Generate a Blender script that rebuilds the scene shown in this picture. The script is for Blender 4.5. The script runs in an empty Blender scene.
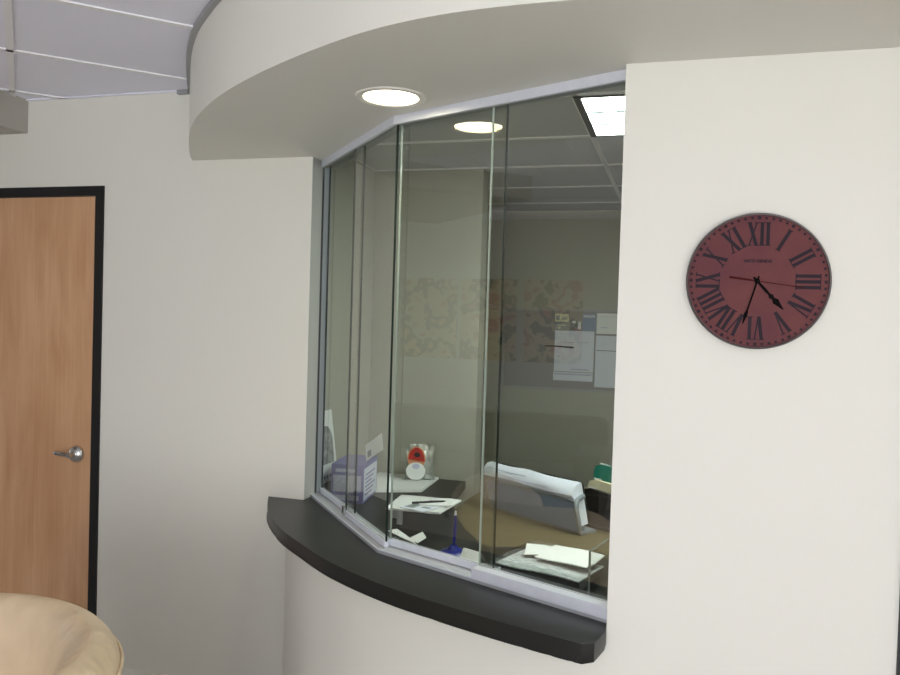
import bpy, bmesh, math, random
from mathutils import Vector, Matrix
random.seed(4)
C = bpy.context.scene.collection
PI = math.pi

# ------------------------------------------------------------------ materials
def mat(name, col, rough=0.6, metal=0.0, noise=0.0, nscale=30, bump=0.0, bscale=200, emit=None, estr=0, spec=None, coat=0, nstretch=None):
    m = bpy.data.materials.new(name); m.use_nodes = True
    nt = m.node_tree; b = nt.nodes['Principled BSDF']
    b.inputs['Base Color'].default_value = (*col, 1)
    b.inputs['Roughness'].default_value = rough
    b.inputs['Metallic'].default_value = metal
    if spec is not None: b.inputs['Specular IOR Level'].default_value = spec
    if coat: b.inputs['Coat Weight'].default_value = coat
    tc = nt.nodes.new('ShaderNodeTexCoord')
    if noise:
        mp = nt.nodes.new('ShaderNodeMapping'); nt.links.new(tc.outputs['Object'], mp.inputs[0])
        if nstretch: mp.inputs['Scale'].default_value = nstretch
        n = nt.nodes.new('ShaderNodeTexNoise'); n.inputs['Scale'].default_value = nscale; n.inputs['Detail'].default_value = 5
        nt.links.new(mp.outputs[0], n.inputs['Vector'])
        r = nt.nodes.new('ShaderNodeValToRGB')
        r.color_ramp.elements[0].position = 0.3; r.color_ramp.elements[1].position = 0.7
        r.color_ramp.elements[0].color = (*[c*(1-noise) for c in col], 1)
        r.color_ramp.elements[1].color = (*[min(1, c*(1+noise)) for c in col], 1)
        nt.links.new(n.outputs['Fac'], r.inputs[0]); nt.links.new(r.outputs[0], b.inputs['Base Color'])
    if bump:
        n2 = nt.nodes.new('ShaderNodeTexNoise'); n2.inputs['Scale'].default_value = bscale; n2.inputs['Detail'].default_value = 4
        nt.links.new(tc.outputs['Object'], n2.inputs['Vector'])
        bp = nt.nodes.new('ShaderNodeBump'); bp.inputs['Strength'].default_value = bump; bp.inputs['Distance'].default_value = 0.002
        nt.links.new(n2.outputs['Fac'], bp.inputs['Height']); nt.links.new(bp.outputs[0], b.inputs['Normal'])
    if emit:
        b.inputs['Emission Color'].default_value = (*emit, 1); b.inputs['Emission Strength'].default_value = estr
    return m

def glass_mat(name, tint, refl=2.0, base=0.0):
    m = bpy.data.materials.new(name); m.use_nodes = True
    nt = m.node_tree; nt.nodes.clear()
    out = nt.nodes.new('ShaderNodeOutputMaterial'); mx = nt.nodes.new('ShaderNodeMixShader')
    tr = nt.nodes.new('ShaderNodeBsdfTransparent'); tr.inputs[0].default_value = (*tint, 1)
    gl = nt.nodes.new('ShaderNodeBsdfGlossy'); gl.inputs['Roughness'].default_value = 0.0
    gl.inputs[0].default_value = (1, 1, 1, 1)
    fr = nt.nodes.new('ShaderNodeFresnel'); fr.inputs[0].default_value = 1.5
    geo = nt.nodes.new('ShaderNodeNewGeometry')
    inv = nt.nodes.new('ShaderNodeMath'); inv.operation = 'SUBTRACT'; inv.inputs[0].default_value = 1
    nt.links.new(geo.outputs['Backfacing'], inv.inputs[1])
    mu0 = nt.nodes.new('ShaderNodeMath'); mu0.operation = 'MULTIPLY'; mu0.inputs[1].default_value = refl
    ad = nt.nodes.new('ShaderNodeMath'); ad.operation = 'ADD'; ad.inputs[1].default_value = 1
    mu = nt.nodes.new('ShaderNodeMath'); mu.operation = 'DIVIDE'
    nt.links.new(fr.outputs[0], mu0.inputs[0]); nt.links.new(fr.outputs[0], ad.inputs[0]); nt.links.new(ad.outputs[0], mu.inputs[1])
    mu2 = nt.nodes.new('ShaderNodeMath'); mu2.operation = 'MULTIPLY'; mu2.use_clamp = True
    mn = nt.nodes.new('ShaderNodeMath'); mn.operation = 'MINIMUM'; mn.inputs[1].default_value = 0.17
    nt.links.new(mu0.outputs[0], mu.inputs[0]); nt.links.new(mu.outputs[0], mn.inputs[0]); nt.links.new(mn.outputs[0], mu2.inputs[0]); nt.links.new(inv.outputs[0], mu2.inputs[1])
    nt.links.new(mu2.outputs[0], mx.inputs[0]); nt.links.new(tr.outputs[0], mx.inputs[1]); nt.links.new(gl.outputs[0], mx.inputs[2])
    nt.links.new(mx.outputs[0], out.inputs[0])
    return m

M = {}
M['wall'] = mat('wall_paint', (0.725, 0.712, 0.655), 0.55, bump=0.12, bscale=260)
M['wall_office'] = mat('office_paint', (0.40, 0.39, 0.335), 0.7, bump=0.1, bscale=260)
M['soffit'] = M['wall']
M['jamb'] = mat('jamb_shade', (0.40, 0.395, 0.38), 0.6)  # darker tone standing in for the weak light on the left jamb
M['taupe'] = mat('taupe_shade', (0.43, 0.40, 0.36), 0.6)  # shade of the beam's unlit right side, put into its colour
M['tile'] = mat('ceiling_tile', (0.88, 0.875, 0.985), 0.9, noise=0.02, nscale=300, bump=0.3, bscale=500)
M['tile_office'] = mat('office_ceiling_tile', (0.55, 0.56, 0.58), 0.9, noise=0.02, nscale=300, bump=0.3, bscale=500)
M['tbar'] = mat('ceiling_grid_white', (0.88, 0.87, 0.90), 0.35)
M['greytrim'] = mat('grey_metal_trim', (0.36, 0.36, 0.37), 0.45, metal=0.3)
M['floor'] = mat('carpet', (0.46, 0.45, 0.435), 0.95, noise=0.25, nscale=90, bump=0.5, bscale=600)
M['floor_office'] = mat('office_carpet', (0.22, 0.2, 0.15), 0.95, noise=0.2, nscale=90)
M['base'] = mat('baseboard_paint', (0.80, 0.78, 0.72), 0.4)
M['black'] = mat('black_frame_paint', (0.006, 0.006, 0.007), 0.45)
M['chrome'] = mat('satin_chrome', (0.62, 0.62, 0.62), 0.22, metal=1.0)
M['alu'] = mat('satin_aluminium', (0.68, 0.70, 0.78), 0.38, metal=0.2, noise=0.03, nscale=40)
M['alu_dark'] = mat('channel_aluminium', (0.30, 0.31, 0.33), 0.35, metal=0.6)
M['glass'] = glass_mat('tinted_glass', (0.90, 0.905, 0.87), 2.7)
M['edge'] = mat('glass_edge', (0.012, 0.02, 0.017), 0.6, spec=0.1)
M['edge_light'] = mat('glass_edge_ground', (0.36, 0.42, 0.38), 0.3)
M['clear'] = glass_mat('clear_acrylic', (0.93, 0.95, 0.94), 2.0)
M['clear_edge'] = mat('acrylic_edge', (0.18, 0.21, 0.21), 0.2)
M['laminate'] = mat('black_laminate', (0.013, 0.013, 0.0125), 0.36, noise=0.25, nscale=400, spec=0.35)
M['maple_desk'] = mat('maple_desk', (0.15, 0.115, 0.058), 0.45, noise=0.12, nscale=6, nstretch=(1, 9, 1))
M['paper'] = mat('white_paper', (0.83, 0.84, 0.84), 0.8)
M['paper_blue'] = mat('cool_white_paper', (0.72, 0.75, 0.85), 0.8)
M['cream_paper'] = mat('cream_paper', (0.75, 0.70, 0.50), 0.8)
M['print'] = mat('grey_print', (0.30, 0.32, 0.34), 0.8)
M['legs'] = mat('pale_grey_plastic', (0.62, 0.64, 0.63), 0.3)
M['ink'] = mat('black_ink', (0.012, 0.012, 0.014), 0.6)
M['purple'] = mat('purple_carton', (0.20, 0.18, 0.40), 0.5, noise=0.1, nscale=20)
M['lilac'] = mat('lilac_carton', (0.50, 0.50, 0.66), 0.5, noise=0.15, nscale=60)
M['blue'] = mat('blue_plastic', (0.012, 0.02, 0.22), 0.3)
M['greyplastic'] = mat('blue_grey_plastic', (0.22, 0.28, 0.42), 0.45)
M['greyplastic2'] = mat('grey_plastic', (0.24, 0.26, 0.29), 0.35)
M['blackplastic'] = mat('black_plastic', (0.01, 0.011, 0.011), 0.35)
M['green'] = mat('green_folder', (0.0, 0.22, 0.16), 0.5)
M['red'] = mat('red_label', (0.50, 0.02, 0.012), 0.4, noise=0.3, nscale=60)
M['orange'] = mat('orange_label', (0.65, 0.30, 0.15), 0.5)
M['foil'] = mat('silver_foil', (0.62, 0.64, 0.60), 0.25, metal=0.55, bump=1.0, bscale=40)
M['board'] = mat('pinboard_fabric', (0.30, 0.285, 0.29), 0.95, noise=0.12, nscale=200)
M['photo'] = mat('photo_print', (0.26, 0.27, 0.27), 0.5, noise=0.6, nscale=40)
M['light'] = mat('lit_diffuser', (1, 1, 1), 0.6, emit=(1.0, 0.90, 0.60), estr=9)
M['troffer'] = mat('lit_troffer', (1, 1, 1), 0.6, emit=(0.88, 1.0, 0.97), estr=14)
M['trimring'] = mat('downlight_trim', (0.85, 0.82, 0.76), 0.35)

def wood(name):
    m = bpy.data.materials.new(name); m.use_nodes = True; nt = m.node_tree; b = nt.nodes['Principled BSDF']
    tc = nt.nodes.new('ShaderNodeTexCoord'); mp = nt.nodes.new('ShaderNodeMapping'); mp.inputs['Scale'].default_value = (3.5, 3.5, 0.55)
    n = nt.nodes.new('ShaderNodeTexNoise'); n.inputs['Scale'].default_value = 3; n.inputs['Detail'].default_value = 8; n.inputs['Distortion'].default_value = 0.6
    mp2 = nt.nodes.new('ShaderNodeMapping'); mp2.inputs['Scale'].default_value = (90, 90, 1.5)
    n2 = nt.nodes.new('ShaderNodeTexNoise'); n2.inputs['Scale'].default_value = 2; n2.inputs['Detail'].default_value = 4
    nt.links.new(tc.outputs['Object'], mp.inputs[0]); nt.links.new(mp.outputs[0], n.inputs[0])
    nt.links.new(tc.outputs['Object'], mp2.inputs[0]); nt.links.new(mp2.outputs[0], n2.inputs[0])
    mx = nt.nodes.new('ShaderNodeMix'); mx.inputs[0].default_value = 0.3
    nt.links.new(n.outputs['Fac'], mx.inputs[2]); nt.links.new(n2.outputs['Fac'], mx.inputs[3])
    r = nt.nodes.new('ShaderNodeValToRGB'); e = r.color_ramp.elements
    e[0].position = 0.34; e[0].color = (0.50, 0.265, 0.135, 1); e[1].position = 0.66; e[1].color = (0.64, 0.385, 0.225, 1)
    nt.links.new(mx.outputs[0], r.inputs[0]); nt.links.new(r.outputs[0], b.inputs['Base Color'])
    b.inputs['Roughness'].default_value = 0.38
    return m
M['maple'] = wood('maple_veneer')

def leather(name, col):
    m = mat(name, col, 0.38, noise=0.07, nscale=5, coat=0.1)
    nt = m.node_tree; b = nt.nodes['Principled BSDF']; tc = nt.nodes.new('ShaderNodeTexCoord')
    v = nt.nodes.new('ShaderNodeTexVoronoi'); v.inputs['Scale'].default_value = 300
    n = nt.nodes.new('ShaderNodeTexNoise'); n.inputs['Scale'].default_value = 7; n.inputs['Detail'].default_value = 2
    mp = nt.nodes.new('ShaderNodeMapping'); mp.inputs['Scale'].default_value = (1.5, 1.5, 0.5)
    nt.links.new(tc.outputs['Object'], v.inputs['Vector']); nt.links.new(tc.outputs['Object'], mp.inputs[0]); nt.links.new(mp.outputs[0], n.inputs['Vector'])
    b1 = nt.nodes.new('ShaderNodeBump'); b1.inputs['Strength'].default_value = 0.12; b1.inputs['Distance'].default_value = 0.001
    b2 = nt.nodes.new('ShaderNodeBump'); b2.inputs['Strength'].default_value = 0.8; b2.inputs['Distance'].default_value = 0.03
    nt.links.new(v.outputs['Distance'], b1.inputs['Height']); nt.links.new(n.outputs['Fac'], b2.inputs['Height'])
    nt.links.new(b2.outputs[0], b1.inputs['Normal']); nt.links.new(b1.outputs[0], b.inputs['Normal'])
    return m
M['leather'] = leather('tan_leather', (0.62, 0.48, 0.325))
M['leather_sofa'] = leather('brown_leather', (0.16, 0.13, 0.10))

# ------------------------------------------------------------------ mesh helpers
def obj(name, bm, m, parent=None, smooth=False, bevel=0, segs=2):
    if bevel: bmesh.ops.bevel(bm, geom=[e for e in bm.edges if len(e.link_faces) == 2 and e.calc_face_angle(0) > 0.6], offset=bevel, segments=segs, affect='EDGES', profile=0.5)
    bmesh.ops.recalc_face_normals(bm, faces=bm.faces)
    me = bpy.data.meshes.new(name); bm.to_mesh(me); bm.free()
    for mm in (m if isinstance(m, (list, tuple)) else [m]): me.materials.append(mm)
    if smooth:
        for p in me.polygons: p.use_smooth = True
        try: me.set_sharp_from_angle(angle=0.7)
        except Exception: pass
    o = bpy.data.objects.new(name, me); C.objects.link(o)
    if parent: o.parent = parent; o.matrix_parent_inverse = Matrix.Identity(4)
    return o
def tag(o, label, cat, group=None, kind=None):
    o['label'] = label; o['category'] = cat
    if group: o['group'] = group
    if kind: o['kind'] = kind
    return o
def struct(o, label=None):
    o['kind'] = 'structure'
    if label: o['label'] = label
    return o
def thing(name, label, cat, loc=(0, 0, 0), rz=0, group=None, rx=0):
    o = bpy.data.objects.new(name, None); C.objects.link(o); o.location = loc; o.rotation_euler = (rx, 0, rz)
    return tag(o, label, cat, group)
def box(bm, x0, x1, y0, y1, z0, z1, mi=0, mtx=None):
    vs = [bm.verts.new((x, y, z)) for z in (z0, z1) for y in (y0, y1) for x in (x0, x1)]
    if mtx:
        for v in vs: v.co = mtx @ v.co
    fs = [bm.faces.new([vs[i] for i in q]) for q in ((0, 2, 3, 1), (4, 5, 7, 6), (0, 1, 5, 4), (2, 6, 7, 3), (0, 4, 6, 2), (1, 3, 7, 5))]
    for f in fs: f.material_index = mi
    return fs
def bx(*a, **k): bm = bmesh.new(); box(bm, *a, **k); return bm
def prism(bm, pts, z0, z1, mi=0, holes=()):
    """footprint polygon (with round holes) pulled up from z0 to z1"""
    loops = [list(pts)] + [list(h) for h in holes]
    for z, top in ((z0, False), (z1, True)):
        edges = []
        for lp in loops:
            vs = [bm.verts.new((p[0], p[1], z)) for p in lp]
            edges += [bm.edges.new((vs[i], vs[(i+1) % len(vs)])) for i in range(len(vs))]
        g = bmesh.ops.triangle_fill(bm, edges=edges, use_beauty=True)
        for f in g['geom']:
            if isinstance(f, bmesh.types.BMFace): f.material_index = mi
        if top: up = edges
        else: lo = edges
    for a, b in zip(lo, up):
        f = bm.faces.new([a.verts[0], a.verts[1], b.verts[1], b.verts[0]]); f.material_index = mi
    return bm
def pr(pts, z0, z1, **k): return prism(bmesh.new(), pts, z0, z1, **k)
def circ(cx, cy, r, n=32, a0=0, a1=2*PI):
    full = abs(a1-a0-2*PI) < 1e-6
    return [(cx+r*math.cos(a0+(a1-a0)*i/(n if full else n-1)), cy+r*math.sin(a0+(a1-a0)*i/(n if full else n-1))) for i in range(n)]
def tube(bm, pts, r, n=10, mi=0, cap=True):
    pts = [Vector(p) for p in pts]; rings = []
    rr = r if isinstance(r, (list, tuple)) else [r]*len(pts)
    ref = None
    for i, p in enumerate(pts):
        d = (pts[min(i+1, len(pts)-1)]-pts[max(i-1, 0)]).normalized()
        if ref is None: ref = Vector((0, 0, 1)) if abs(d.z) < 0.9 else Vector((1, 0, 0))
        a = d.cross(ref).normalized(); b = d.cross(a).normalized(); ref = a.cross(d)*1.0 if False else ref
        rings.append([bm.verts.new(p+a*rr[i]*math.cos(2*PI*k/n)+b*rr[i]*math.sin(2*PI*k/n)) for k in range(n)])
    for i in range(len(rings)-1):
        for k in range(n):
            f = bm.faces.new([rings[i][k], rings[i][(k+1) % n], rings[i+1][(k+1) % n], rings[i+1][k]]); f.material_index = mi
    if cap:
        bm.faces.new(rings[0]).material_index = mi; bm.faces.new(rings[-1]).material_index = mi
    return bm
def lathe(bm, prof, n=40, axis='Z', mi=0):
    """prof = [(r, h)], turned about Z (or about -Y for wall things)"""
    rings = []
    for r, h in prof:
        if r < 1e-6: rings.append([bm.verts.new((0, 0, h) if axis == 'Z' else (0, -h, 0))])
        else: rings.append([bm.verts.new((r*math.cos(2*PI*k/n), r*math.sin(2*PI*k/n), h) if axis == 'Z' else (r*math.cos(2*PI*k/n), -h, r*math.sin(2*PI*k/n))) for k in range(n)])
    for a, b in zip(rings, rings[1:]):
        for k in range(n):
            q = [a[k % len(a)], a[(k+1) % len(a)], b[(k+1) % len(b)], b[k % len(b)]]
            u = []
            for v in q:
                if v not in u: u.append(v)
            if len(u) > 2: bm.faces.new(u).material_index = mi
    return bm
def spline(pts, per=6):
    P = [Vector((*p, 0)) if len(p) == 2 else Vector(p) for p in pts]; out = []
    for i in range(len(P)-1):
        p0, p1, p2, p3 = P[max(i-1, 0)], P[i], P[i+1], P[min(i+2, len(P)-1)]
        for k in range(per):
            t = k/per
            out.append(0.5*((2*p1)+(-p0+p2)*t+(2*p0-5*p1+4*p2-p3)*t*t+(-p0+3*p1-3*p2+p3)*t**3))
    out.append(P[-1])
    return [(v.x, v.y) for v in out] if len(pts[0]) == 2 else out
def offset(poly, d):
    out = []
    for i, p in enumerate(poly):
        a = Vector(poly[max(i-1, 0)]); b = Vector(poly[min(i+1, len(poly)-1)]); t = (b-a).normalized()
        out.append((p[0]-t.y*d, p[1]+t.x*d))
    return out
def frame(a, b, z=0):
    """matrix whose x runs a->b, y to the office side, origin a"""
    a = Vector(a); b = Vector(b); t = (b-a).normalized()
    return Matrix(((t.x, -t.y, 0, a.x), (t.y, t.x, 0, a.y), (0, 0, 1, z), (0, 0, 0, 1)))
def text_mesh(s, size, name, m, parent, mtx, ext=0.0006, bold=0):
    cu = bpy.data.curves.new(name, 'FONT'); cu.body = s; cu.size = size; cu.extrude = ext; cu.align_x = 'CENTER'; cu.align_y = 'CENTER'; cu.offset = bold
    t = bpy.data.objects.new(name, cu); C.objects.link(t)
    bpy.context.view_layer.update()
    me = bpy.data.meshes.new_from_object(t.evaluated_get(bpy.context.evaluated_depsgraph_get()))
    bpy.data.objects.remove(t)
    me.transform(mtx); me.name = name; me.materials.clear(); me.materials.append(m)
    o = bpy.data.objects.new(name, me); C.objects.link(o)
    if parent: o.parent = parent
    return o

# ------------------------------------------------------------------ key dimensions (metres)
YL, YR = 2.858, 1.955          # faces of the left (set back) and right walls
XJL, XJR = -1.432, -0.145      # jambs of the reception opening
ZS, ZC = 2.284, 2.58           # soffit underside, lobby ceiling
ZO = 2.44                      # office ceiling
ZT, ZD, ZM = 0.90, 0.80, 0.74  # transaction counter, worktop behind it, maple desk
GL, GA, GB = (-1.435, 2.95), (-0.88, 2.32), (-0.153, 2.0)   # glazing line
WM = Vector((0.737, 0.675)); WW = Vector((-0.675, 0.737))   # back lobby wall: inward normal and direction
def back(m, w): p = WM*m+WW*w; return (p.x, p.y)

# ------------------------------------------------------------------ the setting
struct(obj('floor', pr([(-8, 2.86), (-8, -5), (4, -5), (4, 2.0), (-0.2, 2.0), (-1.45, 2.86)], -0.05, 0), M['floor']), 'brown carpet of the waiting room')
struct(obj('floor', pr([(-1.45, 2.861), (-0.2, 2.001), (2.6, 2.001), (2.6, 5.7), (-2.2, 5.7), (-2.2, 2.861)], -0.05, 0), M['floor_office']), 'office carpet behind the glass')

# left wall with its door opening
bm = bmesh.new()
DX0, DX1, DT = -3.425, -2.428, 2.186
box(bm, -7.75, DX0, YL, YL+0.12, 0, 2.62); box(bm, DX1, XJL, YL, YL+0.12, 0, 2.62); box(bm, DX0, DX1, YL, YL+0.12, DT, 2.62)
struct(obj('wall_left', bm, M['wall'], bevel=0.0), 'set back cream wall around the maple door')
struct(obj('jamb_shade_strip', bx(XJL+0.0002, XJL+0.002, YL+0.001, 2.975, ZT+0.001, ZS-0.001), M['jamb']), 'grey strip added to shade the left window jamb')  # thin strip added to darken the jamb face, where less light falls
# beam near the door
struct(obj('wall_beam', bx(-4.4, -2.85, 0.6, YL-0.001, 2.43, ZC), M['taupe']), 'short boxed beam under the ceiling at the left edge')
# right wall with a door opening at its far end
bm = bmesh.new()
box(bm, XJR, 0.497, YR, YR+0.12, 0, 2.62); box(bm, 0.497, 1.5, YR, YR+0.12, 2.19, 2.62); box(bm, 1.5, 4.0, YR, YR+0.12, 0, 2.62)
bmesh.ops.remove_doubles(bm, verts=bm.verts, dist=1e-5)
struct(obj('wall_right', bm, M['wall'], smooth=False), 'cream wall that carries the clock')
bm = bmesh.new()
tube(bm, [(XJR+0.012, YR+0.0125, 0.0), (XJR+0.012, YR+0.0125, ZS)], 0.0165, 16)
# curved low wall under the counter
ctr = [(-1.592, 2.857), (-1.479, 2.654), (-1.315, 2.446), (-1.167, 2.31), (-0.992, 2.165), (-0.779, 2.038), (-0.576, 1.951), (-0.400, 1.888), (-0.255, 1.843), (-0.19, 1.826)]
low = [(-1.50, 2.857), (-1.40, 2.66), (-1.25, 2.485), (-1.10, 2.355), (-0.94, 2.235), (-0.745, 2.128), (-0.545, 2.045), (-0.37, 1.987), (-0.26, 1.963), (-0.20, 1.956), (-0.146, 1.9554), (-0.13, 1.9553)]
lows = spline(low, 8)
inner = [(-0.13, 2.07), (-0.86, 2.39), (-1.38, 2.977), (-1.50, 2.977)]
struct(obj('wall_curved', pr(lows+inner, 0, ZT-0.0475), M['wall'], smooth=True), 'curved cream wall under the reception counter')
# soffit drum, its underside with a hole for the downlight
drum = [(-1.988, 2.857), (-1.94, 2.772), (-1.883, 2.685), (-1.818, 2.588), (-1.745, 2.484), (-1.664, 2.376), (-1.574, 2.266), (-1.484, 2.17), (-1.316, 2.015), (-1.149, 1.888), (-0.985, 1.78), (-0.80, 1.675), (-0.65, 1.607), (-0.50, 1.566), (-0.35, 1.55), (-0.2, 1.55)]
drums = spline(drum, 8)
DL = (-0.818, 2.118)
foot = drums+[(2.6, 1.55), (2.6, YR-0.0), (XJR, YR), (XJR, 2.075), (-0.86, 2.40), (-1.36, 2.977), (XJL, 2.977), (XJL, YL)]
struct(obj('ceiling_soffit', pr(foot, ZS, 2.60, holes=[circ(*DL, 0.083, 48)]), M['soffit'], smooth=True), 'curved dropped soffit over the reception window')
# grey wall angle that follows the drum under the tiles
bm = bmesh.new(); do = offset(drums, -0.016)
prism(bm, drums[::-1]+do, ZC-0.020, ZC-0.001)
struct(obj('trim_1', bm, M['greytrim'], smooth=True), 'grey ceiling angle along the curved soffit')
bm = bmesh.new(); box(bm, -2.06, -2.008, YL-0.018, YL-0.001, ZC-0.018, ZC-0.001, mtx=None)
box(bm, -7.6, -2.061, YL-0.016, YL-0.001, ZC-0.006, ZC-0.001, mi=1)
struct(obj('trim_2', bm, [M['greytrim'], M['tile']]), 'ceiling angle along the left wall')

def grid_ceiling(name, poly, z, dirs, lab, tile, keep):
    """tile slab plus T-bars; dirs = [(direction, [offsets])] ; keep = half planes (point, normal pointing outwards)"""
    bm = bmesh.new()
    prism(bm, poly, z, z+0.03)
    b2 = bmesh.new()
    for d, offs in dirs:
        d = Vector(d).normalized(); n = Vector((-d.y, d.x))
        for o in offs:
            mt = Matrix(((d.x, n.x, 0, n.x*o), (d.y, n.y, 0, n.y*o), (0, 0, 1, 0), (0, 0, 0, 1)))
            box(b2, -12, 12, -0.012, 0.012, z-0.006, z-0.0005, mi=1, mtx=mt)
    for co, no in keep:
        g = bmesh.ops.bisect_plane(b2, geom=b2.verts[:]+b2.edges[:]+b2.faces[:], plane_co=co, plane_no=no, clear_outer=True)
        bmesh.ops.holes_fill(b2, edges=[e for e in b2.edges if e.is_boundary])
    me = bpy.data.meshes.new('t'); b2.to_mesh(me); b2.free(); bm.from_mesh(me); bpy.data.meshes.remove(me)
    return struct(obj(name, bm, [tile, M['tbar']]), lab)
s2 = math.sqrt(2)
grid_ceiling('ceiling', [(-7.7, YL), (-7.7, -4.5), (3.2, -4.5), (3.2, YR), (0, YR), (-0.5, 2.2), (-1.4, YL)], ZC,
             [((1, 1), [k*0.6096+2.675 for k in range(-9, 9)]), ((-1, 1), [0.057-k*1.2192 for k in range(-6, 9)])],
             'white tiled ceiling of the waiting room', M['tile'],
             [((0, YL-0.001, 0), (0, 1, 0)), ((-7.7, 0, 0), (-1, 0, 0)), ((3.2, 0, 0), (1, 0, 0)), ((0, -4.5, 0), (0, -1, 0))])
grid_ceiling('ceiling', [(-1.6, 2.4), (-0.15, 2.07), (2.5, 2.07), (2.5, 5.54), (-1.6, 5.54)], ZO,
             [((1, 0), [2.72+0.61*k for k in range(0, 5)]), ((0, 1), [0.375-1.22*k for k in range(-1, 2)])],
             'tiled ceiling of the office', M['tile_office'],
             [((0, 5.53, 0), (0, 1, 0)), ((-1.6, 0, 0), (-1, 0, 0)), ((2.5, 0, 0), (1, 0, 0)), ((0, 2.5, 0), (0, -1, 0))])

# office shell
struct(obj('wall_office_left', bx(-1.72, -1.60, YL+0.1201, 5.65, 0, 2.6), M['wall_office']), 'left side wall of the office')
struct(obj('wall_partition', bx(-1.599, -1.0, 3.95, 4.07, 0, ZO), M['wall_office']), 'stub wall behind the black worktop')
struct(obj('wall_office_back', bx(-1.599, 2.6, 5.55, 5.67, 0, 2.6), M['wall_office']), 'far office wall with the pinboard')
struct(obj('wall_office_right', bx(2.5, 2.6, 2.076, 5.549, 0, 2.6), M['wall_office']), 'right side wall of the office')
# lobby back wall, 45 degrees to the reception wall, seen only in the glass
a, b = back(-3.764, -3.5), back(-3.764, 6.55); a2, b2 = back(-3.88, -3.5), back(-3.88, 6.55)
struct(obj('wall_light_block', bx(3.2, 3.32, -4.5, YR-0.001, 0, 2.62), M['wall']), 'cream wall right of the camera, added to block light')  # unseen wall, added to keep out light from the right
struct(obj('wall_back', pr([a, b, b2, a2], 0, 2.62), M['wall']), 'cream wall across the waiting room')
# baseboards
struct(obj('baseboard_left', bx(DX1, -1.5, YL-0.012, YL-0.0005, 0, 0.085), M['base'], bevel=0.002), 'cream baseboard of the left wall')
struct(obj('baseboard_right', bx(-0.13, 0.497, YR-0.012, YR-0.0005, 0, 0.085), M['base']), 'cream baseboard under the clock')
struct(obj('baseboard_office', bx(-1.0, 2.49, 5.538, 5.549, 0, 0.09), M['base']), 'baseboard of the far office wall')

# ------------------------------------------------------------------ doors
def door(name, x0, x1, y, top, lab, handle):
    d = bpy.data.objects.new(name, None); C.objects.link(d); d.location = ((x0+x1)/2, y, 0); d['kind'] = 'structure'; d['label'] = lab
    w = (x1-x0)/2; f = 0.042
    bm = bmesh.new()
    prof = [(-w, 0), (-w, top), (w, top), (w, 0), (w-f, 0), (w-f, top-f), (-w+f, top-f), (-w+f, 0)]
    vs0 = [bm.verts.new((p[0], -0.008, p[1])) for p in prof]; vs1 = [bm.verts.new((p[0], 0.115, p[1])) for p in prof]
    for q in ((0, 1, 6, 7), (1, 2, 5, 6), (2, 3, 4, 5)):
        bm.faces.new([vs0[i] for i in q]); bm.faces.new([vs1[i] for i in q][::-1])
    for i in range(8):
        j = (i+1) % 8; bm.faces.new([vs0[i], vs0[j], vs1[j], vs1[i]])
    obj('door_frame', bm, M['black'], d)
    leaf = obj('door_leaf', bx(-w+f+0.003, w-f-0.003, 0.002, 0.044, 0.008, top-f-0.003), M['maple'], d, bevel=0.0015)
    if handle is not None:
        h = bpy.data.objects.new('door_handle', None); C.objects.link(h); h.parent = leaf; h.location = (handle, 0.0018, 1.0)
        bm = bmesh.new(); lathe(bm, [(0, 0), (0.038, 0), (0.039, 0.004), (0.037, 0.014), (0.026, 0.024), (0.0125, 0.027), (0.0115, 0.05), (0.0115, 0.056), (0, 0.058)], 36, 'Y')
        obj('rose', bm, M['chrome'], h, smooth=True)
        bm = bmesh.new(); tube(bm, spline([(0.006, -0.050, 0), (-0.015, -0.051, 0.001), (-0.035, -0.051, 0.003), (-0.06, -0.047, 0.003), (-0.078, -0.044, 0.004), (-0.083, -0.040, 0.006)], 5), [0.0105]*20+[0.0095]*5+[0.006], 14)
        obj('lever', bm, M['chrome'], h, smooth=True)
    return d
door('door_1', DX0, DX1, YL, DT, 'maple veneer door in a black frame with a chrome lever', 0.378)
door('door_2', 0.4975, 1.4995, YR, 2.19, 'black door frame at the right edge', 0.38)

# ------------------------------------------------------------------ counter
cs = spline(ctr, 8)
edge = cs+[(-0.163, 1.842), (-0.1456, 1.918), (-0.1456, 1.97), (-0.1456, 2.06), (-0.865, 2.375), (-1.405, 2.975), (-1.430, 2.975), (-1.434, YL-0.001)]
o = obj('reception_counter', pr(edge, ZT-0.047, ZT), M['laminate'], bevel=0.002, smooth=True)
tag(o, 'curved black laminate counter shelf in front of the reception glass', 'counter')

# ------------------------------------------------------------------ glazing
win = bpy.data.objects.new('window_1', None); C.objects.link(win); win['kind'] = 'structure'; win['label'] = 'angled aluminium framing of the reception window'
La = (Vector(GA)-Vector(GL)).length; Lb = (Vector(GB)-Vector(GA)).length
FL, FF = frame(GL, GA), frame(GA, GB)
def rail(name, z0, z1, y0, y1, m):
    def pt(seg, along, off):
        a, b = (Vector(GL), Vector(GA)) if seg == 0 else (Vector(GA), Vector(GB))
        t = (b-a).normalized(); n = Vector((-t.y, t.x)); return (a if along == 0 else b)+n*off
    t0 = (Vector(GA)-Vector(GL)).normalized(); t1 = (Vector(GB)-Vector(GA)).normalized()
    n0 = Vector((-t0.y, t0.x)); n1 = Vector((-t1.y, t1.x)); mid = (n0+n1).normalized(); k = 1/mid.dot(n0)
    # the right end is cut to lie against the jamb
    cut = lambda off: Vector(GA)+t1*((XJR-0.0006-GA[0]-n1.x*off)/t1.x)+n1*off
    P = [pt(0, 0, y0), Vector(GA)+mid*y0*k, cut(y0), cut(y1), Vector(GA)+mid*y1*k, pt(0, 0, y1)]
    return obj(name, pr([tuple(p) for p in P], z0, z1), m, win)
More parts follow.
